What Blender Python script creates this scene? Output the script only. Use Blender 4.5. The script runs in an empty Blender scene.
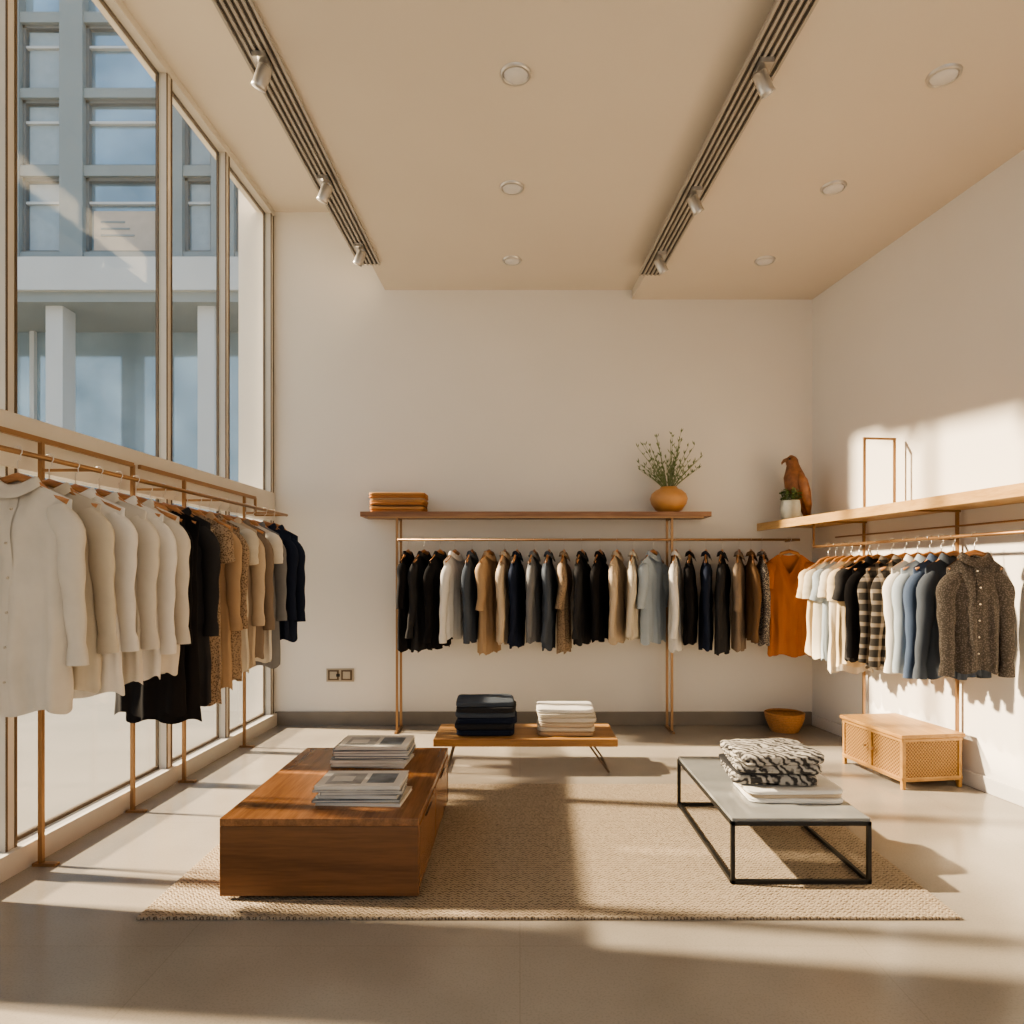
import bpy, math, random
from mathutils import Vector, Matrix, noise
pi=math.pi
scene=bpy.context.scene
COL=scene.collection

# ------------------------------------------------------------------ materials
def new_mat(name):
    m=bpy.data.materials.new(name); m.use_nodes=True
    nt=m.node_tree; b=nt.nodes['Principled BSDF']
    return m,nt,b
def N(nt,t,**kw):
    n=nt.nodes.new(t)
    for k,v in kw.items(): setattr(n,k,v)
    return n
def ramp(nt,fac,c0,c1,p0=0.0,p1=1.0):
    r=N(nt,'ShaderNodeValToRGB')
    r.color_ramp.elements[0].position=p0; r.color_ramp.elements[1].position=p1
    r.color_ramp.elements[0].color=(*c0,1); r.color_ramp.elements[1].color=(*c1,1)
    nt.links.new(fac,r.inputs[0]); return r
def coords(nt,scale=(1,1,1),rot=(0,0,0)):
    tc=N(nt,'ShaderNodeTexCoord'); mp=N(nt,'ShaderNodeMapping')
    mp.inputs['Scale'].default_value=scale; mp.inputs['Rotation'].default_value=rot
    nt.links.new(tc.outputs['Object'],mp.inputs[0]); return mp.outputs[0]
def noise_tex(nt,vec,scale,detail=3):
    n=N(nt,'ShaderNodeTexNoise'); n.inputs['Scale'].default_value=scale; n.inputs['Detail'].default_value=detail
    nt.links.new(vec,n.inputs['Vector']); return n.outputs['Fac']
def bump(nt,b,h,strength=0.3,dist=0.01):
    bp=N(nt,'ShaderNodeBump'); bp.inputs['Strength'].default_value=strength; bp.inputs['Distance'].default_value=dist
    nt.links.new(h,bp.inputs['Height']); nt.links.new(bp.outputs[0],b.inputs['Normal'])
def sc(c,f): return tuple(min(1,x*f) for x in c)

def m_plain(name,c,rough=0.5,metal=0,var=0.06,nscale=6,bs=0.05,bsc=60):
    m,nt,b=new_mat(name); v=coords(nt)
    f=noise_tex(nt,v,nscale); r=ramp(nt,f,sc(c,1-var),sc(c,1+var),.3,.7)
    nt.links.new(r.outputs[0],b.inputs['Base Color'])
    b.inputs['Roughness'].default_value=rough; b.inputs['Metallic'].default_value=metal
    if bs: bump(nt,b,noise_tex(nt,v,bsc),bs,.004)
    return m
def m_wood(name,c0,c1,axis='x',rough=.4):
    m,nt,b=new_mat(name)
    s={'x':(1.0,16,16),'y':(16,1.0,16),'z':(16,16,1.0)}[axis]
    v=coords(nt,s)
    f=noise_tex(nt,v,1.6,8); f2=noise_tex(nt,v,9,6)
    mx=N(nt,'ShaderNodeMath',operation='ADD'); nt.links.new(f,mx.inputs[0])
    ml=N(nt,'ShaderNodeMath',operation='MULTIPLY'); nt.links.new(f2,ml.inputs[0]); ml.inputs[1].default_value=.6
    nt.links.new(ml.outputs[0],mx.inputs[1])
    r=ramp(nt,mx.outputs[0],c0,c1,.58,1.02)
    nt.links.new(r.outputs[0],b.inputs['Base Color']); b.inputs['Roughness'].default_value=rough
    bump(nt,b,f2,.08,.002); return m
def m_fabric(name,c,kind='solid',c2=None,rough=.9):
    m,nt,b=new_mat(name); v=coords(nt)
    b.inputs['Roughness'].default_value=rough
    b.inputs['Specular IOR Level'].default_value=.15
    if kind=='solid':
        f=noise_tex(nt,v,12,3); r=ramp(nt,f,sc(c,.96),sc(c,1.03),.3,.7); out=r.outputs[0]
    elif kind=='speckle':
        n=N(nt,'ShaderNodeTexVoronoi'); n.inputs['Scale'].default_value=120; nt.links.new(v,n.inputs['Vector'])
        r=ramp(nt,n.outputs['Distance'],c2,c,.28,.5); out=r.outputs[0]
    elif kind=='plaid':
        outs=[]
        for d in ('X','Z'):
            w=N(nt,'ShaderNodeTexWave',bands_direction=d); w.inputs['Scale'].default_value=4.5
            w.inputs['Distortion'].default_value=.2; nt.links.new(v,w.inputs['Vector'])
            rr=ramp(nt,w.outputs['Fac'],(0,0,0),(1,1,1),.66,.8); outs.append(rr.outputs[0])
        a=N(nt,'ShaderNodeMath',operation='ADD')
        nt.links.new(outs[0],a.inputs[0]); nt.links.new(outs[1],a.inputs[1])
        h=N(nt,'ShaderNodeMath',operation='MULTIPLY'); nt.links.new(a.outputs[0],h.inputs[0]); h.inputs[1].default_value=.5
        r=ramp(nt,h.outputs[0],c2,c,0,1); out=r.outputs[0]
    elif kind=='stripe':
        w=N(nt,'ShaderNodeTexWave',bands_direction='DIAGONAL'); w.inputs['Scale'].default_value=13
        w.inputs['Distortion'].default_value=9; w.inputs['Detail Scale'].default_value=1.5; w.inputs['Detail'].default_value=2; nt.links.new(v,w.inputs['Vector'])
        r=ramp(nt,w.outputs['Fac'],c2,c,.15,.85); out=r.outputs[0]
    nt.links.new(out,b.inputs['Base Color'])
    bump(nt,b,noise_tex(nt,v,11,3),.22,.010)
    return m

M={}
M['wall']=m_plain('wall_plaster',(.77,.735,.68),.85,0,.012,2,.05,120)
M['wall_r']=m_plain('wall_plaster_right',(.75,.72,.68),.85,0,.012,2,.05,120)
M['ceil']=m_plain('ceiling_paint',(.68,.62,.54),.9,0,.01,2,.03,120)
M['base']=m_plain('baseboard_taupe',(.24,.21,.175),.6)
M['frame']=m_plain('window_frame_paint',(.60,.56,.50),.45,0,.02)
M['framedark']=m_plain('window_gasket_bronze',(.13,.09,.055),.45,.3)
M['gold']=m_plain('brass_satin',(.36,.215,.11),.38,.7,.06)
M['steel']=m_plain('brushed_steel',(.60,.58,.55),.35,.8,.05)
M['hook']=m_plain('hook_chrome',(.65,.62,.58),.3,.9,.02)
M['black']=m_plain('black_metal',(.022,.020,.018),.45,.3,.1)
M['darkgroove']=m_plain('track_groove',(.10,.09,.08),.6)
M['track']=m_plain('track_aluminium',(.44,.41,.37),.5,.2)
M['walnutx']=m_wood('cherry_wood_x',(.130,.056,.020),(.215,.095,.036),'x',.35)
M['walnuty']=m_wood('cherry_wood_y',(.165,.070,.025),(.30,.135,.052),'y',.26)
M['oakx']=m_wood('honey_oak_x',(.30,.145,.05),(.47,.25,.09),'x',.4)
M['oaky']=m_wood('honey_oak_y',(.42,.24,.09),(.58,.36,.15),'y',.4)
M['honey']=m_wood('honey_rattan_frame',(.36,.185,.058),(.51,.285,.095),'y',.4)
M['shelfx']=m_wood('shelf_walnut',(.20,.10,.055),(.34,.19,.105),'x',.5)
M['hanger']=m_wood('hanger_wood',(.36,.16,.06),(.52,.26,.11),'x',.35)
M['stone']=m_plain('grey_stone_top',(.27,.27,.26),.14,0,.06,9,.0)
M['terra']=m_plain('terracotta_glaze',(.54,.28,.11),.45,0,.08,12,.1,40)
M['bowl']=m_plain('basket_cane',(.50,.24,.085),.55,0,.15,60,.3,120)
M['pot']=m_plain('grey_ceramic',(.36,.36,.32),.5,0,.08,30)
M['bird']=m_plain('carved_wood_bird',(.24,.10,.04),.45,0,.35,26,.5,45)
M['leaf']=m_plain('leaf_green',(.10,.155,.05),.6,0,.2,30)
M['leafp']=m_plain('leaf_pale',(.20,.25,.12),.6,0,.2,30)
M['plate']=m_plain('switch_plate',(.42,.36,.28),.4)
M['conc']=m_plain('pavement',(.18,.168,.148),.8,0,.06,1.5,.1,20)
M['bld']=m_plain('facade_grey',(.25,.295,.31),.8,0,.05,1)
M['bldl']=m_plain('facade_white',(.52,.55,.565),.8,0,.04,1)
M['bldd']=m_plain('facade_window_frame',(.17,.19,.20),.6,0,.05,1)
M['sign']=m_plain('window_sign_panel',(.50,.44,.38),.7)
M['curt']=m_plain('curtain_blue_grey',(.34,.42,.48),.8)
def m_fac_glass():
    m,nt,b=new_mat('facade_glass')
    v=coords(nt); f=noise_tex(nt,v,.7); r=ramp(nt,f,(.22,.32,.40),(.46,.60,.70),.3,.7)
    nt.links.new(r.outputs[0],b.inputs['Base Color']); b.inputs['Roughness'].default_value=.08; b.inputs['Metallic'].default_value=.5; return m
M['fglass']=m_fac_glass()
def m_glass():
    m=bpy.data.materials.new('window_glass'); m.use_nodes=True; nt=m.node_tree; nt.nodes.clear()
    o=N(nt,'ShaderNodeOutputMaterial'); mx=N(nt,'ShaderNodeMixShader'); t=N(nt,'ShaderNodeBsdfTransparent'); g=N(nt,'ShaderNodeBsdfGlossy')
    t.inputs[0].default_value=(.95,.97,.97,1); g.inputs['Roughness'].default_value=.02
    lw=N(nt,'ShaderNodeLayerWeight'); lw.inputs[0].default_value=.12
    ml=N(nt,'ShaderNodeMath',operation='MULTIPLY'); ml.inputs[1].default_value=.4
    nt.links.new(lw.outputs['Facing'],ml.inputs[0]); nt.links.new(ml.outputs[0],mx.inputs[0])
    nt.links.new(t.outputs[0],mx.inputs[1]); nt.links.new(g.outputs[0],mx.inputs[2]); nt.links.new(mx.outputs[0],o.inputs[0]); return m
M['glass']=m_glass()
def m_emit(name,c,s):
    m,nt,b=new_mat(name); b.inputs['Base Color'].default_value=(*c,1)
    b.inputs['Emission Color'].default_value=(*c,1); b.inputs['Emission Strength'].default_value=s; return m
M['lamp']=m_emit('downlight_lens',(.6,.57,.52),.08)
def m_floor():
    m,nt,b=new_mat('polished_concrete_tiles'); v=coords(nt)
    br=N(nt,'ShaderNodeTexBrick'); br.offset=0; br.inputs['Scale'].default_value=1
    br.inputs['Brick Width'].default_value=1.15; br.inputs['Row Height'].default_value=1.15
    br.inputs['Mortar Size'].default_value=.002; br.inputs['Mortar Smooth'].default_value=.3
    br.inputs['Color1'].default_value=(1,1,1,1); br.inputs['Color2'].default_value=(.975,.975,.975,1); br.inputs['Mortar'].default_value=(.88,.87,.86,1)
    nt.links.new(v,br.inputs['Vector'])
    f=noise_tex(nt,v,1.6,6); r=ramp(nt,f,(.305,.268,.225),(.39,.345,.29),.3,.7)
    vo=noise_tex(nt,v,140,2); r2=ramp(nt,vo,(.9,.9,.9),(1,1,1),.35,.5)
    m1=N(nt,'ShaderNodeMix',data_type='RGBA',blend_type='MULTIPLY'); m1.inputs[0].default_value=1
    nt.links.new(r.outputs[0],m1.inputs[6]); nt.links.new(br.outputs['Color'],m1.inputs[7])
    m2=N(nt,'ShaderNodeMix',data_type='RGBA',blend_type='MULTIPLY'); m2.inputs[0].default_value=1
    nt.links.new(m1.outputs[2],m2.inputs[6]); nt.links.new(r2.outputs[0],m2.inputs[7])
    nt.links.new(m2.outputs[2],b.inputs['Base Color'])
    rr=N(nt,'ShaderNodeMapRange'); rr.inputs[3].default_value=.12; rr.inputs[4].default_value=.26
    nt.links.new(f,rr.inputs[0]); nt.links.new(rr.outputs[0],b.inputs['Roughness'])
    b.inputs['Specular IOR Level'].default_value=.65
    return m
M['floor']=m_floor()
def m_rug():
    m,nt,b=new_mat('woven_jute_rug'); v=coords(nt)
    sep=N(nt,'ShaderNodeSeparateXYZ'); nt.links.new(v,sep.inputs[0])
    pp=N(nt,'ShaderNodeMath',operation='PINGPONG'); pp.inputs[1].default_value=.012; nt.links.new(sep.outputs[0],pp.inputs[0])
    a=N(nt,'ShaderNodeMath',operation='ADD'); nt.links.new(pp.outputs[0],a.inputs[0]); nt.links.new(sep.outputs[1],a.inputs[1])
    ml=N(nt,'ShaderNodeMath',operation='MULTIPLY'); ml.inputs[1].default_value=2*pi/.020; nt.links.new(a.outputs[0],ml.inputs[0])
    s=N(nt,'ShaderNodeMath',operation='SINE'); nt.links.new(ml.outputs[0],s.inputs[0])
    h=N(nt,'ShaderNodeMath',operation='MULTIPLY_ADD'); h.inputs[1].default_value=.35; h.inputs[2].default_value=.5; nt.links.new(s.outputs[0],h.inputs[0])
    nz=noise_tex(nt,v,120,3)
    ad=N(nt,'ShaderNodeMath',operation='MULTIPLY_ADD'); ad.inputs[1].default_value=1.3; nt.links.new(nz,ad.inputs[0]); nt.links.new(h.outputs[0],ad.inputs[2])
    r=ramp(nt,ad.outputs[0],(.125,.092,.063),(.39,.315,.232),.75,1.55)
    nt.links.new(r.outputs[0],b.inputs['Base Color']); b.inputs['Roughness'].default_value=.95; b.inputs['Specular IOR Level'].default_value=.1
    bump(nt,b,ad.outputs[0],.6,.006); return m
M['rug']=m_rug()
def m_wicker(name='woven_cane',per=.022):
    m,nt,b=new_mat(name); v=coords(nt)
    sep=N(nt,'ShaderNodeSeparateXYZ'); nt.links.new(v,sep.inputs[0])
    a=N(nt,'ShaderNodeMath',operation='ADD'); nt.links.new(sep.outputs[0],a.inputs[0]); nt.links.new(sep.outputs[1],a.inputs[1])
    outs=[]
    for src in (a.outputs[0],sep.outputs[2]):
        ml=N(nt,'ShaderNodeMath',operation='MULTIPLY'); ml.inputs[1].default_value=2*pi/per; nt.links.new(src,ml.inputs[0])
        s=N(nt,'ShaderNodeMath',operation='SINE'); nt.links.new(ml.outputs[0],s.inputs[0]); outs.append(s.outputs[0])
    p=N(nt,'ShaderNodeMath',operation='MULTIPLY'); nt.links.new(outs[0],p.inputs[0]); nt.links.new(outs[1],p.inputs[1])
    h=N(nt,'ShaderNodeMath',operation='MULTIPLY_ADD'); h.inputs[1].default_value=.5; h.inputs[2].default_value=.5; nt.links.new(p.outputs[0],h.inputs[0])
    r=ramp(nt,h.outputs[0],(.14,.065,.018),(.44,.24,.08),.2,.7)
    nt.links.new(r.outputs[0],b.inputs['Base Color']); b.inputs['Roughness'].default_value=.6
    bump(nt,b,h.outputs[0],.6,.006); return m
M['wicker']=m_wicker()

F={}
def fab(k,*a,**kw): F[k]=m_fabric('fabric_'+k,*a,**kw)
fab('cream',(.64,.59,.51)); fab('white',(.74,.71,.66)); fab('ivory',(.58,.52,.42)); fab('black',(.014,.013,.014)); fab('charcoal',(.036,.035,.037))
fab('navy',(.018,.024,.045)); fab('tan',(.42,.29,.18)); fab('beige',(.52,.42,.31)); fab('grey',(.19,.19,.195)); fab('ltgrey',(.40,.41,.42))
fab('denim',(.075,.105,.17)); fab('ltblue',(.36,.42,.48)); fab('slate',(.075,.088,.11)); fab('orange',(.44,.17,.062)); fab('brown',(.15,.09,.05)); fab('taupe',(.24,.185,.14))
fab('rust',(.40,.18,.075)); fab('rust2',(.48,.26,.115)); fab('yellowcream',(.70,.57,.38))
fab('leopard',(.34,.25,.17),'speckle',(.10,.065,.04)); fab('dots',(.08,.07,.07),'speckle',(.45,.40,.33)); fab('speck',(.46,.38,.30),'speckle',(.20,.14,.10))
fab('plaid',(.30,.25,.20),'plaid',(.035,.032,.030)); fab('brownweave',(.070,.060,.052),'speckle',(.14,.122,.108)); fab('pattern',(.42,.39,.35),'stripe',(.05,.047,.047))
M['paper']=m_plain('paper_white',(.66,.62,.56),.7); M['paper2']=m_plain('paper_grey',(.36,.35,.34),.6,0,.35,12); M['paper3']=m_plain('paper_cream',(.60,.52,.41),.6,0,.1,14)
M['paper4']=m_plain('cover_bluegrey',(.16,.18,.20),.5,0,.45,14)

# ------------------------------------------------------------------ mesh builder
class MB:
    def __init__(s): s.v=[];s.f=[];s.mi=[];s.sm=[];s.mats=[]
    def mat(s,m):
        if m not in s.mats: s.mats.append(m)
        return s.mats.index(m)
    def add(s,v,f,m,smooth=False,X=None):
        o=len(s.v); k=s.mat(m)
        for p in v:
            p=Vector(p); s.v.append(X@p if X else p)
        for q in f: s.f.append([i+o for i in q]); s.mi.append(k); s.sm.append(smooth)
    def box(s,x0,x1,y0,y1,z0,z1,m,X=None):
        v=[(x,y,z) for x in(x0,x1) for y in(y0,y1) for z in(z0,z1)]
        s.add(v,[(0,1,3,2),(4,6,7,5),(0,4,5,1),(2,3,7,6),(0,2,6,4),(1,5,7,3)],m,False,X)
    def prism(s,poly,z0,z1,m,X=None):
        n=len(poly); v=[(x,y,z0) for x,y in poly]+[(x,y,z1) for x,y in poly]
        s.add(v,[tuple(range(n))[::-1],tuple(range(n,2*n))]+[(i,(i+1)%n,n+(i+1)%n,n+i) for i in range(n)],m,False,X)
    def beam(s,p0,p1,w,h,m,X=None):
        p0=Vector(p0);p1=Vector(p1); d=(p1-p0); L=d.length; d.normalize()
        up=Vector((0,0,1)) if abs(d.z)<.9 else Vector((1,0,0))
        a=d.cross(up).normalized(); u=a.cross(d)
        R=Matrix((( a.x,d.x,u.x,p0.x),(a.y,d.y,u.y,p0.y),(a.z,d.z,u.z,p0.z),(0,0,0,1)))
        s.box(-w/2,w/2,0,L,-h/2,h/2,m,(X@R) if X else R)
    def tube(s,pts,r,m,n=10,X=None,sq=1.0,cap=True,up=None):
        pts=[Vector(p) for p in pts]; k=len(pts)
        rr=r if isinstance(r,(list,tuple)) else [r]*k
        v=[];f=[]
        ref=None
        for i,p in enumerate(pts):
            t=(pts[min(i+1,k-1)]-pts[max(i-1,0)]).normalized()
            if ref is None:
                ref=Vector(up) if up else (Vector((0,1,0)) if abs(t.y)<.9 else Vector((1,0,0)))
            b=(ref-t*ref.dot(t)).normalized(); ref=b; a=t.cross(b)
            for j in range(n):
                an=2*pi*j/n
                v.append(p+a*(rr[i]*math.cos(an))+b*(rr[i]*sq*math.sin(an)))
        for i in range(k-1):
            for j in range(n): f.append((i*n+j,i*n+(j+1)%n,(i+1)*n+(j+1)%n,(i+1)*n+j))
        if cap: f.append(tuple(range(n))[::-1]); f.append(tuple(range((k-1)*n,k*n)))
        s.add(v,f,m,True,X)
    def lathe(s,prof,m,n=32,X=None):
        v=[];f=[];k=len(prof)
        for r,z in prof:
            for j in range(n):
                a=2*pi*j/n; v.append((r*math.cos(a),r*math.sin(a),z))
        for i in range(k-1):
            for j in range(n): f.append((i*n+j,i*n+(j+1)%n,(i+1)*n+(j+1)%n,(i+1)*n+j))
        s.add(v,f,m,True,X)
    def obj(s,name,X=None,parent=None,bevel=0,sub=0):
        me=bpy.data.meshes.new(name); me.from_pydata([tuple(p) for p in s.v],[],s.f)
        for m in s.mats: me.materials.append(m)
        me.polygons.foreach_set('material_index',s.mi); me.polygons.foreach_set('use_smooth',s.sm)
        me.update()
        o=bpy.data.objects.new(name,me); COL.objects.link(o)
        if X: o.matrix_world=X
        if parent: o.parent=parent
        if bevel:
            b=o.modifiers.new('bevel','BEVEL'); b.width=bevel; b.segments=2; b.limit_method='ANGLE'; b.angle_limit=math.radians(50)
        if sub:
            b=o.modifiers.new('sub','SUBSURF'); b.levels=sub; b.render_levels=sub
        return o
def T(x,y,z): return Matrix.Translation((x,y,z))
def Rz(a): return Matrix.Rotation(a,4,'Z')
def empty(name,loc=(0,0,0)):
    e=bpy.data.objects.new(name,None); COL.objects.link(e); e.location=loc; e.empty_display_size=.1; return e

ML=T(-2.05,5.7,0)@Rz(-.0293)     # left wall frame: local x inward, y toward back wall
MR=T(2.44,5.7,0)@Rz(.1397)       # right wall frame: local -x inward
D=5.7

# ------------------------------------------------------------------ shell
b=MB(); b.prism([(-2.34,-2.2),(3.75,-2.2),(3.75,5.9),(-2.15,5.9)],-.12,0,M['floor']); b.obj('floor')
b=MB(); b.box(-2.35,2.9,5.7,5.9,0,4.5,M['wall']); b.obj('wall_back')
b=MB(); b.box(0,.2,-8.0,.02,0,4.5,M['wall_r'],MR); b.obj('wall_right')
b=MB()
b.prism([(-1.127,5.7),(-1.32,-2.2),(1.38,-2.2),(.935,5.7)],3.63,4.5,M['ceil'])
b.prism([(.935,5.7),(1.38,-2.2),(3.75,-2.2),(2.5,5.7)],3.55,4.5,M['ceil'])
b.prism([(-2.2,5.7),(-2.42,-2.2),(-1.3,-2.2),(-1.1,5.7)],4.28,4.5,M['ceil'])
b.obj('ceiling')
b=MB(); b.box(-2.04,2.43,5.68,5.70,0,.11,M['base']); b.obj('baseboard_back',bevel=.003)
b=MB(); b.box(-.016,0,-6.5,-.02,0,.09,M['wall_r'],MR); b.obj('baseboard_right',bevel=.003)
# left glazing
def glazing(b,mys):
    ye=mys[-1]-.03; ys=mys[0]+.03
    for y in mys:
        b.box(-.065,0,y-.03,y+.03,0,4.28,M['frame'],ML)
        b.box(-.060,-.045,y-.040,y+.040,.1,4.22,M['framedark'],ML)
        b.box(-.001,.004,y+.018,y+.030,.1,4.28,M['framedark'],ML)
        b.box(-.001,.004,y-.030,y-.022,.1,4.28,M['framedark'],ML)
    b.box(-.10,.03,ye,ys,0,.10,M['frame'],ML)
    b.box(-.08,.012,ye,ys,1.70,1.93,M['frame'],ML)
    b.box(-.060,-.045,ye,ys,1.93,1.945,M['framedark'],ML)
    b.box(-.08,.01,ye,ys,4.23,4.30,M['frame'],ML)
    b.box(-.060,-.045,ye,ys,4.215,4.23,M['framedark'],ML)
    b.box(-.060,-.045,ye,ys,.10,.120,M['framedark'],ML)
    for i in range(len(mys)-1):
        for z0,z1 in ((.12,1.70),(1.93,4.22)):
            b.box(-.040,-.032,mys[i+1]+.031,mys[i]-.031,z0,z1,M['glass'],ML)
b=MB(); glazing(b,[-.05,-.86,-1.62,-2.84,-3.10]); b.obj('window_1')
b=MB(); glazing(b,[-3.60,-4.4]); b.obj('added_side_window')  # unseen side window, placed to throw a sun strip on the near floor
b=MB(); b.box(-.14,.0,-3.57,-3.13,0,4.5,M['wall'],ML); b.box(-.14,.0,-8.0,-4.43,0,4.5,M['wall'],ML); b.box(-.14,0,-4.43,.02,4.30,4.5,M['wall'],ML); b.obj('wall_left')  # first box: unseen pier, added and sized to shade the near floor
# unglazed front frame added behind the viewer; open end lets in fill light
b=MB()
for x in (-2.25,-.8,.6,2.0,3.4): b.box(x-.04,x+.04,-2.2,-2.08,0,3.55,M['frame'])
b.box(-2.3,3.45,-2.2,-2.08,0,.1,M['frame']); b.box(-2.3,3.45,-2.2,-2.08,3.3,3.6,M['frame']); b.box(-2.3,3.45,-2.2,-2.08,2.3,2.36,M['frame'])
b.obj('added_open_front')

# exterior
b=MB(); b.prism([(-30,-25),(-2.36,-25),(-2.36,-2.2),(-2.2,5.9),(-2.2,5.92),(20,5.92),(20,40),(-30,40)],-.22,-.06,M['conc'])
b.obj('pavement')
b=MB(); Y=14
b.box(-18,-4.6,Y+.4,Y+4,7.6,14.5,M['bld'])
b.box(-18,-4.6,Y+.32,Y+.4,7.6,14.5,M['fglass'])
px=[-16.9,-14.6,-12.9,-10.60,-9.28,-7.22,-6.15,-4.9]; hw_=.24
for x in px: b.box(x-hw_,x+hw_,Y+.1,Y+.35,7.5,14.5,M['bld'])
for z0,z1 in ((7.5,7.95),(9.52,9.74),(11.14,11.34),(12.7,12.92)): b.box(-18,-4.6,Y+.14,Y+.36,z0,z1,M['bld'])
for x0,x1 in zip(px[:-1],px[1:]):
    for z0,z1 in ((7.95,9.52),(9.74,11.14),(11.34,12.7)):
        xm=x0+hw_; xM=x1-hw_
        b.box(xm,xm+.06,Y+.22,Y+.34,z0,z1,M['bldd']); b.box(xM-.06,xM,Y+.22,Y+.34,z0,z1,M['bldd'])
        b.box(xm,xM,Y+.22,Y+.34,z1-.06,z1,M['bldd']); b.box(xm,xM,Y+.22,Y+.34,z0,z0+.06,M['bldd'])
        b.box(xm,xM,Y+.24,Y+.34,z0+.66*(z1-z0),z0+.66*(z1-z0)+.05,M['bldl'])
        if x1-x0<1.8: b.box(xm+.1,xM-.1,Y+.3,Y+.33,z0+.1,z1-.1,M['curt'])
b.box(-8.9,-7.62,Y+.26,Y+.33,8.0,8.85,M['sign'])
for i in range(3): b.box(-8.75,-8.75+.5+.1*i,Y+.25,Y+.26,8.6-.14*i,8.64-.14*i,M['bld'])
b.box(-18.3,-4.4,Y-.6,Y+4,6.85,7.5,M['bldl'])
b.box(-18.2,-4.5,Y-.5,Y+4,6.65,6.85,M['bld'])
b.box(-18,-5,Y+1.2,Y+4,0,6.75,M['fglass'])
for x in (-15.4,-12.4,-9.35,-6.3): b.box(x-.17,x+.17,Y-.3,Y+.1,0,6.65,M['bldl'])
for x in (-13.9,-10.8,-7.8): b.box(x-.05,x+.05,Y+1.1,Y+1.2,0,6.75,M['bldl'])
b.box(-18,-4.6,Y+1.1,Y+1.2,2.4,2.7,M['bldl'])
b.box(-18,-4.4,Y-.5,Y-.3,0,2.3,M['bldl'])
b.obj('office_building')

# ------------------------------------------------------------------ ceiling fittings
def track(name,p0,p1,z,spots):
    b=MB(); w=.15
    b.beam((p0[0],p0[1],z-.006),(p1[0],p1[1],z-.006),w,.012,M['darkgroove'])
    for k in range(6):
        o=-w/2+w*k/5
        b.beam((p0[0]+o,p0[1],z-.014),(p1[0]+o,p1[1],z-.014),.013,.016,M['track'])
    for (sy,tilt) in spots:
        t=(sy-p0[1])/(p1[1]-p0[1]); x=p0[0]+t*(p1[0]-p0[0])
        c=Vector((x,sy,z-.03))
        b.box(x-.03,x+.03,sy-.05,sy+.05,z-.045,z-.02,M['steel'])
        b.tube([c,c+Vector((0,0,-.04))],.009,M['steel'],8)
        d=Vector((tilt,.25,-1)).normalized(); h=c+Vector((0,0,-.075))
        b.tube([h-d*.05,h-d*.045,h+d*.035,h+d*.05],[.024,.033,.033,.035],M['steel'],20)
        b.tube([h+d*.0502,h+d*.051],[.028,.028],M['lamp'],20)
    return b.obj(name,bevel=0)
track('track_light',(-1.145,5.2),(-1.225,.3),3.63,[(3.12,-.5),(4.07,-.5),(4.9,-.5)])
track('track_light',(.985,5.2),(1.22,.3),3.55,[(3.05,.6),(4.05,.6),(4.85,.6)])
for (x,y,z) in ((-.02,3.24,3.63),(-.05,4.19,3.63),(-.06,5.16,3.63),(1.95,3.14,3.55),(1.86,4.05,3.55),(1.79,4.99,3.55)):
    b=MB(); b.lathe([(0,-.012),(.055,-.012),(.058,-.006)],M['lamp'],32); b.lathe([(.058,-.004),(.060,-.014),(.070,-.012),(.074,0)],M['steel'],32)
    b.obj('recessed_downlight',T(x,y,z))
# wall switch
b=MB(); b.box(-.115,.115,-.008,0,-.055,.055,M['plate'])
for x in (-.055,.055):
    b.box(x-.045,x+.045,-.012,-.008,-.042,.042,M['framedark']); b.box(x-.03,x+.03,-.016,-.012,-.03,.03,M['plate'])
b.box(-.03,.0,-.018,-.016,-.012,.012,M['black'])
b.obj('wall_outlet',T(-1.5,5.7,.415),bevel=.002)

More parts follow.
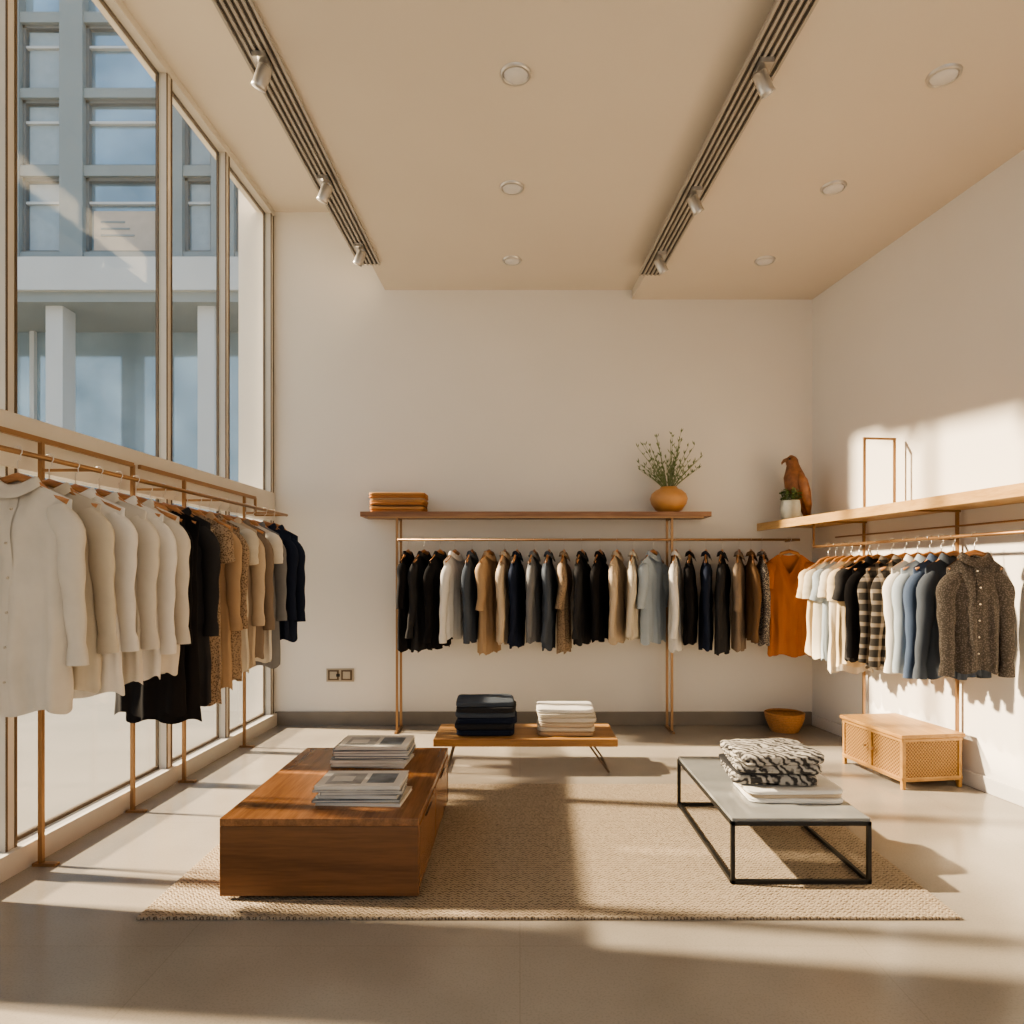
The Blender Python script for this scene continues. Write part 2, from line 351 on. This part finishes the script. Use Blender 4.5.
# ------------------------------------------------------------------ garments
def sm(x,a,c):
    t=max(0,min(1,(x-a)/(c-a))); return t*t*(3-2*t)
def garment(name,X,parent,fabk,w=.42,L=.75,sleeve='long',flare=.06,collar=True,placket=False,th=.042,seed=0,hang=True,neck=.07,V=False,fold=1.0):
    rnd=random.Random(seed); mb=MB(); mt=F[fabk]; hw=w/2; z0=-.115; NU=72; NV=26
    ph=rnd.uniform(0,6.28); ph2=rnd.uniform(0,6.28); lam=rnd.uniform(.085,.14); amp=rnd.uniform(.009,.014)*fold
    drop=.06; dipf=.035 if collar else (.16 if V else .07)
    def ztop(ax,front):
        if ax<neck: return z0-(dipf if front else .012)*(1-(ax/neck)**(1.2 if V else 2))
        return z0-drop*(ax-neck)/(hw-neck)
    def surf(a,v):
        c=math.cos(a); s=math.sin(a)
        W=hw*(1-.12*sm(v,0,.28)+flare*v)
        x=W*c; t=.010+th*sm(v,0,.2)
        y=t*math.copysign(abs(s)**.75,s)
        zt=ztop(abs(hw*c),s<0); zb=z0-L-.012*math.sin(5*a+ph)
        z=zt*(1-v)+zb*v
        k=sm(v,0.02,.9)
        fx=2*pi*x/lam+ph+1.3*v+.8*noise.noise(Vector((x*5,z*3,seed)))
        y+=k*amp*(math.sin(fx)+.5*math.sin(2*pi*x/(lam*.47)+ph2-2*v))
        # drag folds from the shoulder point
        y+=.007*fold*sm(v,0,.15)*(1-sm(v,.25,.7))*math.sin(26*(abs(x)+.5*v*L)+ph2)
        y+=.006*noise.noise(Vector((x*9+seed,z*6,s)))
        x+=.006*noise.noise(Vector((z*7,seed,c*2)))*v*2
        return Vector((x,y,z))
    v=[surf(2*pi*i/NU,j/NV) for j in range(NV+1) for i in range(NU)]
    f=[(j*NU+i,j*NU+(i+1)%NU,(j+1)*NU+(i+1)%NU,(j+1)*NU+i) for j in range(NV) for i in range(NU)]
    mb.add(v,f,mt,True)
    if sleeve!='none':
        sl={'long':.60,'short':.20,'mid':.36}[sleeve]*rnd.uniform(.95,1.04)
        for sd in (-1,1):
            K=24; pts=[];rr=[]; spread=rnd.uniform(.0,.02); fy=rnd.uniform(-.02,.015)
            end_r={'long':.034,'short':.058,'mid':.046}[sleeve]
            for i in range(K+1):
                t=i/K
                out=(hw-.058)+.062*sm(t,0,.24)+spread*t
                z=z0-.088-.03*t-(sl-.05)*t**1.15
                pts.append((sd*out,fy*t+.008*math.sin(6*t+ph)-.012*math.sin(pi*t),z))
                r=.054*(1-sm(t,0,1))+end_r*sm(t,0,1)
                r*=1+(.07 if sleeve=='long' else .02)*math.sin(23*t+ph2)*sm(t,.1,.4)
                rr.append(r*(.72+.28*sm(t,0,.15)))
            if sleeve=='long':
                rr[-1]*=1.14; rr[-2]*=1.15; rr[-3]*=1.12; rr[-4]*=.96
            mb.tube(pts,rr,mt,16,sq=.66,cap=False,up=(0,1,0))
    if collar:
        NC=28; v=[];f=[]
        for k2 in range(4):
            for i in range(NC):
                a=2*pi*i/NC; c=math.cos(a); s=math.sin(a); fr=s<0
                zb=ztop(abs(neck*.98*c),fr)
                px_=neck*.98*c; py_=.028*s
                dz=[-.004,.026,.024,-.008][k2]; e=[1,.96,1.06,1.34][k2]
                dz2=dz-(.018*max(0,-s) if k2==3 else 0)
                v.append((px_*e,py_*e*(1 if k2<2 else 1.1)-(.008 if (k2==3 and fr) else 0),zb+dz2))
        for k2 in range(3):
            for i in range(NC): f.append((k2*NC+i,k2*NC+(i+1)%NC,(k2+1)*NC+(i+1)%NC,(k2+1)*NC+i))
        mb.add(v,f,mt,True)
    if placket:
        v=[];f=[]
        for j in range(NV+1):
            p=surf(1.5*pi,j/NV)
            for dx in (-.016,.016): v.append((p.x+dx,p.y-.0045,p.z))
        for j in range(NV): f.append((2*j,2*j+1,2*j+3,2*j+2))
        mb.add(v,f,mt,True)
        for j in range(2,NV,4):
            p=surf(1.5*pi,j/NV)
            mb.tube([(p.x,p.y-.004,p.z),(p.x,p.y-.008,p.z)],[.005,.005],M['paper3'],10)
    if hang:
        hp=[(-hw*.93,0,z0-drop*.95-.012),(-hw*.6,0,z0-drop*.55-.006),(-.06,0,z0+.006),(0,0,z0+.024),(.06,0,z0+.006),(hw*.6,0,z0-drop*.55-.006),(hw*.93,0,z0-drop*.95-.012)]
        mb.tube(hp,[.011,.012,.014,.016,.014,.012,.011],M['hanger'],10,sq=.75)
        hk=[(0,0,z0+.02),(0,0,-.035),(.012,0,-.028)]
        for i in range(9):
            a=-.9+i*(pi+.9)/8; hk.append((.017*math.cos(a),0,.002+.017*math.sin(a)))
        mb.tube(hk,.0022,M['hook'],6)
    return mb.obj(name,X,parent)

# ---- left clothing rail
def emp(name): return empty(name)
b=MB()
OFF=.31; RZ=1.70
def Lp(o,Yw,z): return (ML@Vector((o,Yw-D,z)))
posts=[2.3,2.94,3.60,4.12,4.96]
for yy in posts:
    b.beam(Lp(.07,yy,0),Lp(.07,yy,1.83),.018,.018,M['gold'])
    b.beam(Lp(.07,yy,RZ),Lp(OFF,yy,RZ),.012,.012,M['gold'])
    b.beam(Lp(.04,yy,.006),Lp(.14,yy,.006),.03,.012,M['gold'])
b.beam(Lp(.07,2.3,1.83),Lp(.07,3.60,1.83),.016,.022,M['gold'])
b.beam(Lp(.07,3.66,1.83),Lp(.07,5.15,1.83),.016,.022,M['gold'])
b.beam(Lp(.07,5.15,1.83),Lp(.07,5.15,RZ),.016,.016,M['gold']); b.beam(Lp(.07,5.15,RZ),Lp(OFF,5.15,RZ),.014,.014,M['gold'])
b.tube([Lp(OFF,2.3,RZ),Lp(OFF,5.15,RZ)],.010,M['gold'],12)
b.obj('clothing_rack')
e=emp('hanging_clothes')
left=[(2.50,'cream','long',.83),(2.66,'ivory','long',.78),(2.81,'white','long',.82),(2.96,'cream','long',.80),(3.10,'white','long',.80),(3.23,'cream','long',.80),
 (3.40,'black','long',1.02),(3.52,'black','none',1.08),(3.63,'charcoal','long',1.02),(3.76,'leopard','short',1.04),(3.89,'tan','long',.98),(4.01,'leopard','long',.95),
 (4.13,'ivory','short',.92),(4.25,'beige','long',.90),(4.37,'taupe','long',.86),(4.50,'cream','short',.9),(4.62,'grey','long',.95),(4.74,'navy','long',.78),(4.88,'navy','long',.80)]
rnd=random.Random(5)
for i,(yy,fk,sl,L) in enumerate(left):
    p=Lp(OFF-(.03 if 3.3<yy<4.7 else 0),yy,RZ)
    garment('hanging_garment_L%d'%i,T(*p)@Rz(-.03+rnd.uniform(-.10,.10)),e,fk,w=.40 if yy<3.3 else .37,L=L,sleeve=sl,flare=.08 if L<.95 else .12,collar=(sl=='long' and fk not in('black',)),placket=(i in(0,1,2)),seed=i+11,th=.04,fold=1.35 if yy<3.3 else 1)

# ---- back clothing rack
b=MB()
for x in (-.976,1.206):
    b.beam((x,5.42,0),(x,5.42,1.712),.018,.018,M['gold']); b.beam((x+.0,5.60,0),(x+.0,5.60,1.712),.018,.018,M['gold'])
    b.beam((x,5.36,.008),(x,5.64,.008),.022,.016,M['gold']); b.beam((x,5.42,1.53),(x,5.60,1.53),.014,.014,M['gold']); b.beam((x,5.42,1.70),(x,5.60,1.70),.014,.014,M['gold'])
b.box(-1.26,1.51,5.38,5.685,1.712,1.75,M['shelfx'])
b.tube([(-.976,5.42,1.53),(2.22,5.42,1.53)],.010,M['gold'],12)
b.beam((2.215,5.42,1.53),(2.215,5.69,1.53),.014,.014,M['gold'])
b.beam((-1.2,5.39,1.705),(1.45,5.39,1.705),.012,.012,M['gold'])
b.obj('clothing_rack')
e=emp('hanging_clothes')
back=[(408,'black'),(424,'charcoal'),(440,'black'),(455,'white'),(472,'slate'),(489,'tan'),(505,'beige'),(517,'navy'),(534,'grey'),(549,'slate'),(564,'leopard'),(582,'charcoal'),(600,'black'),(617,'beige'),(633,'ivory'),(653,'ltblue'),(676,'white'),(690,'black'),(706,'navy'),(722,'charcoal'),(739,'taupe'),(751,'brown'),(762,'dots')]
for i,(pxx,fk) in enumerate(back):
    x=(pxx-520)*.00794
    yaw=math.radians(rnd.uniform(66,80))
    if fk=='ltblue': yaw=math.radians(50)
    garment('hanging_garment_B%d'%i,T(x,5.42,1.53)@Rz(yaw),e,fk,w=.36,L=rnd.uniform(.66,.78),sleeve='long' if i%5 else 'mid',flare=.04,collar=True,seed=i+50,th=.030)
garment('orange_blouse',T(2.13,5.40,1.53)@Rz(-.10),None,'orange',w=.33,L=.80,sleeve='short',flare=.14,collar=False,V=True,seed=99,th=.035,neck=.085,fold=1.3)

# ---- right wall shelf and rail
b=MB(); RR=1.465
b.box(-.50,-.004,-3.6,-.02,1.640,1.672,M['oaky'],MR)
b.box(-.50,-.48,-3.6,-.02,1.612,1.640,M['oaky'],MR)
b.tube([MR@Vector((-.26,-3.4,RR)),MR@Vector((-.26,-.45,RR))],.010,M['gold'],12)
b.tube([MR@Vector((-.08,-3.4,1.54)),MR@Vector((-.08,-.45,1.54))],.006,M['gold'],10)
for y in (-.72,-1.60,-3.3):
    b.beam(MR@Vector((-.03,y,0.0)),MR@Vector((-.03,y,1.635)),.016,.016,M['gold'])
    b.beam(MR@Vector((-.03,y,RR)),MR@Vector((-.26,y,RR)),.012,.012,M['gold'])
    b.beam(MR@Vector((-.46,y,1.634)),MR@Vector((-.01,y,1.634)),.012,.012,M['gold'])
b.beam(MR@Vector((-.26,-.45,RR)),MR@Vector((-.26,-.45,1.64)),.012,.012,M['gold'])
b.obj('clothing_rack')
# rectangular frame standing on the shelf
b=MB()
for p,q in (((-.29,-1.10,1.673),(-.29,-1.10,2.165)),((-.07,-1.10,1.673),(-.07,-1.10,2.165)),((-.298,-1.10,2.165),(-.062,-1.10,2.165)),((-.298,-1.10,1.680),(-.062,-1.10,1.680))):
    b.beam(MR@Vector(p),MR@Vector(q),.014,.014,M['gold'])
b.obj('display_frame')
e=emp('hanging_clothes')
right=[(-.64,'yellowcream','short'),(-.73,'ivory','short'),(-.82,'ltblue','short'),(-.91,'cream','short'),(-1.00,'yellowcream','short'),(-1.10,'charcoal','short'),(-1.19,'black','long'),(-1.33,'plaid','long'),(-1.45,'plaid','long'),(-1.56,'white','long'),(-1.66,'ltblue','long'),(-1.75,'denim','long'),(-1.84,'slate','long'),(-1.99,'brownweave','long')]
for i,(y,fk,sl) in enumerate(right):
    p=MR@Vector((-.26,y,RR))
    garment('hanging_garment_R%d'%i,T(*p)@Rz(.06+rnd.uniform(-.08,.08)-(.12 if i==13 else 0)),e,fk,w=.35 if i<13 else .29,L=(rnd.uniform(.64,.70) if i>4 else rnd.uniform(.68,.78)) if i<13 else .62,sleeve=sl,collar=sl=='long',placket=(i in(13,7,12)),seed=i+80,th=.034)

# ------------------------------------------------------------------ furniture
# rug
b=MB(); b.prism([(-1.39,2.47),(1.60,2.47),(1.60,4.05),(-1.39,4.05)],0,.012,M['rug']); b.obj('area_rug',bevel=.004)
# big wooden bench table with drawers
b=MB(); x0,x1,y0,y1=-1.145,-.386,2.60,3.67
b.box(x0+.05,x1-.05,y0+.05,y1-.05,.012,.04,M['black'])
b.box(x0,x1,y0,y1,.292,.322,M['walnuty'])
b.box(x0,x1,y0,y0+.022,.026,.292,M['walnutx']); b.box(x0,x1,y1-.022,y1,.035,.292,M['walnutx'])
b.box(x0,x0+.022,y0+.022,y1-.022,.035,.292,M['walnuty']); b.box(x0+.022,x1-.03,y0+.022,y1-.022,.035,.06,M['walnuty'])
b.box(x1-.03,x1-.024,y0+.022,y1-.022,.05,.292,M['black'])
ym=(y0+y1)/2
for a,c in ((y0+.028,ym-.005),(ym+.005,y1-.028)):
    b.box(x1-.024,x1-.001,a,c,.04,.28,M['walnuty'])
    b.box(x1-.001,x1+.004,(a+c)/2-.08,(a+c)/2+.08,.262,.268,M['black'])
b.obj('wooden_drawer_bench',bevel=.003)
# low wood table in the back
b=MB(); b.box(-.544,.613,4.27,4.72,.175,.222,M['oakx'])
for x in (-.42,.44):
    if x>0: pts=[(x,4.31,.172),(x+.12,4.31,.006),(x+.12,4.68,.006),(x,4.68,.172)]
    else: pts=[(x,4.31,.172),(x-.05,4.31,.006),(x-.05,4.68,.006),(x,4.68,.172)]
    for p,q in zip(pts[:-1],pts[1:]): b.beam(p,q,.012,.012,M['framedark'])
    b.beam((x,4.31,.170),(x,4.68,.170),.014,.010,M['framedark'])
b.obj('low_display_table',bevel=.004)
# black metal coffee table
b=MB(); x0,x1,y0,y1=.845,1.407,2.73,3.67; z1=.262; s_=.016; zf=.013
b.box(x0+.004,x1-.004,y0+.004,y1-.004,z1,z1+.014,M['stone'])
for x in (x0+s_/2,x1-s_/2):
    for y in (y0+s_/2,y1-s_/2): b.box(x-s_/2,x+s_/2,y-s_/2,y+s_/2,zf,z1,M['black'])
for z in (zf+.008,z1-.008):
    for x in (x0+s_/2,x1-s_/2): b.box(x-s_/2,x+s_/2,y0,y1,z-.008,z+.008,M['black'])
    for y in (y0+s_/2,y1-s_/2): b.box(x0,x1,y-s_/2,y+s_/2,z-.008,z+.008,M['black'])
b.obj('coffee_table',bevel=.0015)
# woven chest by the right wall
b=MB(); X=MR; a0,a1=-.47,-.06; c0,c1=-1.70,-1.10; zt=.32
b.box(a0,a1,c0,c1,zt-.022,zt,M['honey'],X); b.box(a0+.01,a1-.01,c0+.01,c1-.01,.045,.06,M['honey'],X)
b.box(a0+.02,a1-.02,c0+.02,c1-.02,.06,zt-.022,M['wicker'],X)
for x in (a0+.012,a1-.034):
    for y in (c0+.012,c1-.034):
        b.box(x,x+.022,y,y+.022,0,zt-.02,M['honey'],X)
for z in (.05,zt-.045):
    b.box(a0+.01,a1-.01,c0+.01,c0+.022,z,z+.02,M['honey'],X); b.box(a0+.01,a0+.022,c0+.01,c1-.01,z,z+.02,M['honey'],X)
ym=(c0+c1)/2; b.box(a0+.008,a0+.022,ym-.012,ym+.012,.05,zt-.02,M['honey'],X)
b.tube([X@Vector((a0+.008,ym-.04,.18)),X@Vector((a0-.008,ym-.04,.18))],[.007,.009],M['gold'],12)
b.tube([X@Vector((a0+.008,ym+.04,.18)),X@Vector((a0-.008,ym+.04,.18))],[.007,.009],M['gold'],12)
b.obj('woven_cane_chest',bevel=.003)
# basket : coiled rings
b=MB(); b.lathe([(0,.002),(.095,.002),(.116,.03),(.134,.08),(.144,.125),(.140,.140),(.126,.08),(.104,.035),(.07,.015),(0,.012)],M['bowl'],48)
for k in range(11):
    t=k/10; rr_=.100+.048*math.sin(t*1.5); zz=.008+.138*t
    b.tube([(rr_*math.cos(a*pi/24),rr_*math.sin(a*pi/24),zz) for a in range(49)],.0075,M['bowl'],8,cap=False)
b.obj('woven_basket',T(2.12,5.47,0))

# folded stacks
def slab(mb,cx,cy,z,w,d,t,m,rot=0,seed=0,rum=.10):
    n=64; prof=[(.5,0),(.12,.08),(0,.25),(.0,.38),(.42,.5),(0,.62),(0,.78),(.14,.93),(.5,1.0)]
    X=T(cx,cy,z)@Rz(rot); v=[];f=[]
    def pt(a,ins,zz):
        c,s=math.cos(a),math.sin(a); e=.22
        x=(w/2-ins)*math.copysign(abs(c)**e,c); y=(d/2-ins)*math.copysign(abs(s)**e,s)
        wv=rum*t*noise.noise(Vector((x*9,y*9,seed+zz)))*2
        return (x+.004*noise.noise(Vector((y*20,zz*3,seed))),y+.004*noise.noise(Vector((x*20,zz*3,seed+5))),zz*t+(wv if zz>.3 else 0))
    for ins,zz in prof:
        for i in range(n):
            a=2*pi*i/n
            g=ins if not (abs(ins-.42)<.01 and math.sin(a)<-.75) else 0.05
            v.append(pt(a,g*t*.9,zz))
    k=len(prof)
    for j in range(k-1):
        for i in range(n): f.append((j*n+i,j*n+(i+1)%n,(j+1)*n+(i+1)%n,(j+1)*n+i))
    for fr in (.66,.33):
        o=len(v)
        for i in range(n):
            x,y,_=pt(2*pi*i/n,.45*t,1.0); x*=fr;y*=fr
            v.append((x,y,t+(rum+.02)*t*noise.noise(Vector((x*12,y*12,seed+1)))*2))
        p=o-n
        for i in range(n): f.append((p+i,p+(i+1)%n,o+(i+1)%n,o+i))
    f.append(tuple(range(len(v)-n,len(v)))); f.append(tuple(range(n))[::-1])
    mb.add(v,f,m,True,X)
def stack(name,x,y,z,w,d,items,jit=.02,sd=1,rum=.10):
    r=random.Random(sd); mb=MB()
    for k,(fk,t) in enumerate(items):
        slab(mb,x+r.uniform(-jit,jit)*.4,y+r.uniform(-jit,jit)*.4,z,w*r.uniform(.95,1.02),d*r.uniform(.95,1.02),t,F[fk],r.uniform(-jit,jit)*2,sd*10+k,rum); z+=t*.97
    return mb.obj(name)
stack('folded_jeans',-.22,4.49,.222,.38,.30,[('navy',.043),('charcoal',.036),('navy',.040),('slate',.036),('charcoal',.034),('slate',.036)],.02,3)
stack('folded_sweaters',.30,4.49,.222,.37,.30,[('tan',.028),('ivory',.030),('beige',.030),('cream',.032),('ivory',.030),('white',.028)],.02,4)
stack('folded_shawls',-.98,5.53,1.75,.44,.26,[('rust',.022),('rust2',.020),('brown',.016),('rust',.022),('rust2',.020),('tan',.016),('rust',.022),('rust2',.02)],.015,6)
stack('folded_linens',1.19,3.06,.276,.42,.31,[('white',.020),('beige',.018),('white',.018)],.02,9)
stack('folded_blankets',1.14,3.10,.334,.38,.33,[('pattern',.048),('charcoal',.012),('pattern',.042),('pattern',.046)],.06,8,.25)
def papers(name,x,y,z,w,d,n,sd,cover,tt=None):
    r=random.Random(sd); mb=MB(); ms=[M['paper'],M['paper2'],M['paper3'],M['paper'],M['paper4']]
    for k in range(n):
        t=r.uniform(.007,.015) if not tt else tt; X=T(x+r.uniform(-.012,.012),y+r.uniform(-.012,.012),z)@Rz(r.uniform(-.07,.07))
        ww=w*r.uniform(.92,1.0); dd=d*r.uniform(.92,1.0)
        mb.box(-ww/2+.003,ww/2-.002,-dd/2+.003,dd/2-.003,.0015,t-.0015,M['paper'],X)
        c=ms[r.randrange(5)] if k<n-1 else cover
        mb.box(-ww/2,ww/2,-dd/2,dd/2,0,.0015,c,X); mb.box(-ww/2,ww/2,-dd/2,dd/2,t-.0015,t,c,X); mb.box(-ww/2,-ww/2+.002,-dd/2,dd/2,0,t,c,X)
        if k==n-1:
            mb.box(-ww*.40,ww*.02,-dd*.36,dd*.30,t,t+.0008,M['paper2'],X); mb.box(ww*.08,ww*.40,-dd*.30,dd*.30,t,t+.0008,M['paper4'],X)
            mb.box(-ww*.35,-ww*.1,-dd*.2,dd*.1,t+.0008,t+.0012,M['paper'],X)
        z+=t+.0006
    return mb.obj(name)
papers('magazine_stack',-.655,2.86,.322,.35,.23,6,2,M['paper'])
papers('magazine_stack',-.72,3.40,.322,.37,.25,9,7,M['paper'])

# vases / plants / bird
zs=1.75
b=MB(); b.lathe([(0,0),(.06,0),(.105,.025),(.140,.075),(.150,.115),(.138,.155),(.105,.185),(.072,.198),(.066,.212),(.058,.212),(.062,.195),(.04,.18),(0,.17)],M['terra'],40)
r=random.Random(3)
for k in range(40):
    a=r.uniform(0,2*pi); sp=r.uniform(.05,.30); h=r.uniform(.18,.46)*(1.2-.9*sp/.27*.5)
    pts=[]; 
    for i in range(7):
        t=i/6; pts.append((math.cos(a)*(.02+sp*t**1.3),math.sin(a)*(.02+sp*t**1.3)*.5,.17+h*t))
    b.tube(pts,[.0036,.0034,.003,.0026,.0022,.0018,.001],M['leafp'],5)
    for i in range(2,7):
        p=Vector(pts[i])
        for q in range(2):
            dv=(Vector((r.uniform(-1,1),r.uniform(-.6,.6),r.uniform(.2,1))).normalized()+Vector((math.cos(a)*.5,0,.8))).normalized()*r.uniform(.025,.050)
            side=dv.cross(Vector((0,1,.2))).normalized()*.0042
            b.add([p,p+dv*.5+side,p+dv,p+dv*.5-side],[(0,1,2,3)],M['leafp'] if r.random()<.5 else M['leaf'])
b.obj('potted_plant',T(1.205,5.53,zs)@Matrix.Scale(1.0,4))
ps=MR@Vector((-.400,-.36,1.672))
b=MB(); b.lathe([(0,0),(.055,0),(.068,.02),(.076,.07),(.076,.11),(.070,.145),(.066,.155),(.06,.155),(.06,.135),(0,.125)],M['pot'],32)
for k in range(60):
    a=r.uniform(0,2*pi); sp=r.uniform(.0,.06); h=r.uniform(.02,.10)
    p=Vector((math.cos(a)*sp*.8,math.sin(a)*sp*.8,.135)); q=p+Vector((math.cos(a)*.03,math.sin(a)*.03,h))
    b.tube([p,(p+q)/2,q],[.0018,.0015,.001],M['leaf'],5)
    for c_ in range(4):
        dv=Vector((r.uniform(-1,1),r.uniform(-1,1),r.uniform(-.1,.8))).normalized()*.028; sd=dv.cross(Vector((0,0,1))).normalized()*.011
        b.add([q,q+dv*.5+sd,q+dv,q+dv*.5-sd],[(0,1,2,3)],M['leaf'])
b.obj('potted_herb',T(*ps))
# bird statue : falcon standing upright, looking left
pb=MR@Vector((-.28,-.20,1.672))
b=MB()
b.lathe([(0,0),(.062,0),(.066,.008),(.062,.02),(.05,.026),(0,.026)],M['bird'],28)
for dy in (-.022,.022):
    b.tube([(.0,dy,.026),(.004,dy,.07),(.014,dy,.12),(.02,dy,.16)],[.009,.009,.016,.03],M['bird'],12)
    for tx in (-.035,-.028,-.02):
        b.tube([(0,dy,.034),(tx*.6,dy+(tx+.028)*1.2,.034),(tx,dy+(tx+.028)*1.8,.028)],[.007,.006,.003],M['bird'],8)
b.tube([(.075,0,.03),(.068,0,.08),(.052,0,.13),(.030,0,.18),(.012,0,.235),(.002,0,.285),(-.002,0,.325),(-.006,0,.352),(-.012,0,.378),(-.016,0,.398),(-.016,0,.412)],
       [.012,.026,.042,.060,.068,.062,.046,.037,.037,.028,.008],M['bird'],24,sq=.86,up=(0,1,0))
for sd in (-1,1):
    b.tube([(.018,sd*.045,.30),(.03,sd*.058,.25),(.050,sd*.052,.18),(.074,sd*.034,.10),(.090,sd*.016,.035)],[.012,.032,.034,.024,.006],M['bird'],16,sq=.45,up=(0,1,0))
    b.tube([(-.035,sd*.026,.386),(-.037,sd*.031,.386)],[.006,.004],M['black'],10)
b.tube([(-.040,0,.384),(-.060,0,.378),(-.072,0,.364),(-.073,0,.352)],[.014,.010,.006,.001],M['bird'],12)
b.obj('bird_statue',T(*pb)@Matrix.Scale(1.30,4))

# ------------------------------------------------------------------ lights, world, camera
def sunlight(name,d,e,c,ang):
    s=bpy.data.lights.new(name,'SUN'); s.energy=e; s.angle=math.radians(ang); s.color=c
    o=bpy.data.objects.new(name,s); COL.objects.link(o); o.rotation_euler=Vector(d).to_track_quat('-Z','Y').to_euler()
sunlight('sun',(1,-.10,-.37),11,(1,.775,.53),2.2)
sunlight('sun_added_floor',(1,-.14,-.82),9.3,(1,.80,.57),1.4)  # second, steeper sun added to put sun patches on rug and floor
w=bpy.data.worlds.new('world'); scene.world=w; w.use_nodes=True; nt=w.node_tree
bg=nt.nodes['Background']
tc=N(nt,'ShaderNodeTexCoord'); sep=N(nt,'ShaderNodeSeparateXYZ'); nt.links.new(tc.outputs['Generated'],sep.inputs[0])
r_=ramp(nt,sep.outputs[2],(.90,.865,.81),(.42,.61,.85),0.05,.6); nt.links.new(r_.outputs[0],bg.inputs[0]); bg.inputs[1].default_value=.97
cam=bpy.data.cameras.new('camera'); co=bpy.data.objects.new('camera',cam); COL.objects.link(co)
cam.sensor_width=36; cam.lens=24.0; cam.shift_y=.0615; cam.shift_x=-.0078
co.location=(0,0,1.25); co.rotation_euler=(pi/2,0,0); scene.camera=co; cam.clip_start=.05; cam.clip_end=200
scene.view_settings.view_transform='AgX'
try: scene.view_settings.look='AgX - Medium High Contrast'
except Exception: pass
scene.view_settings.exposure=.5
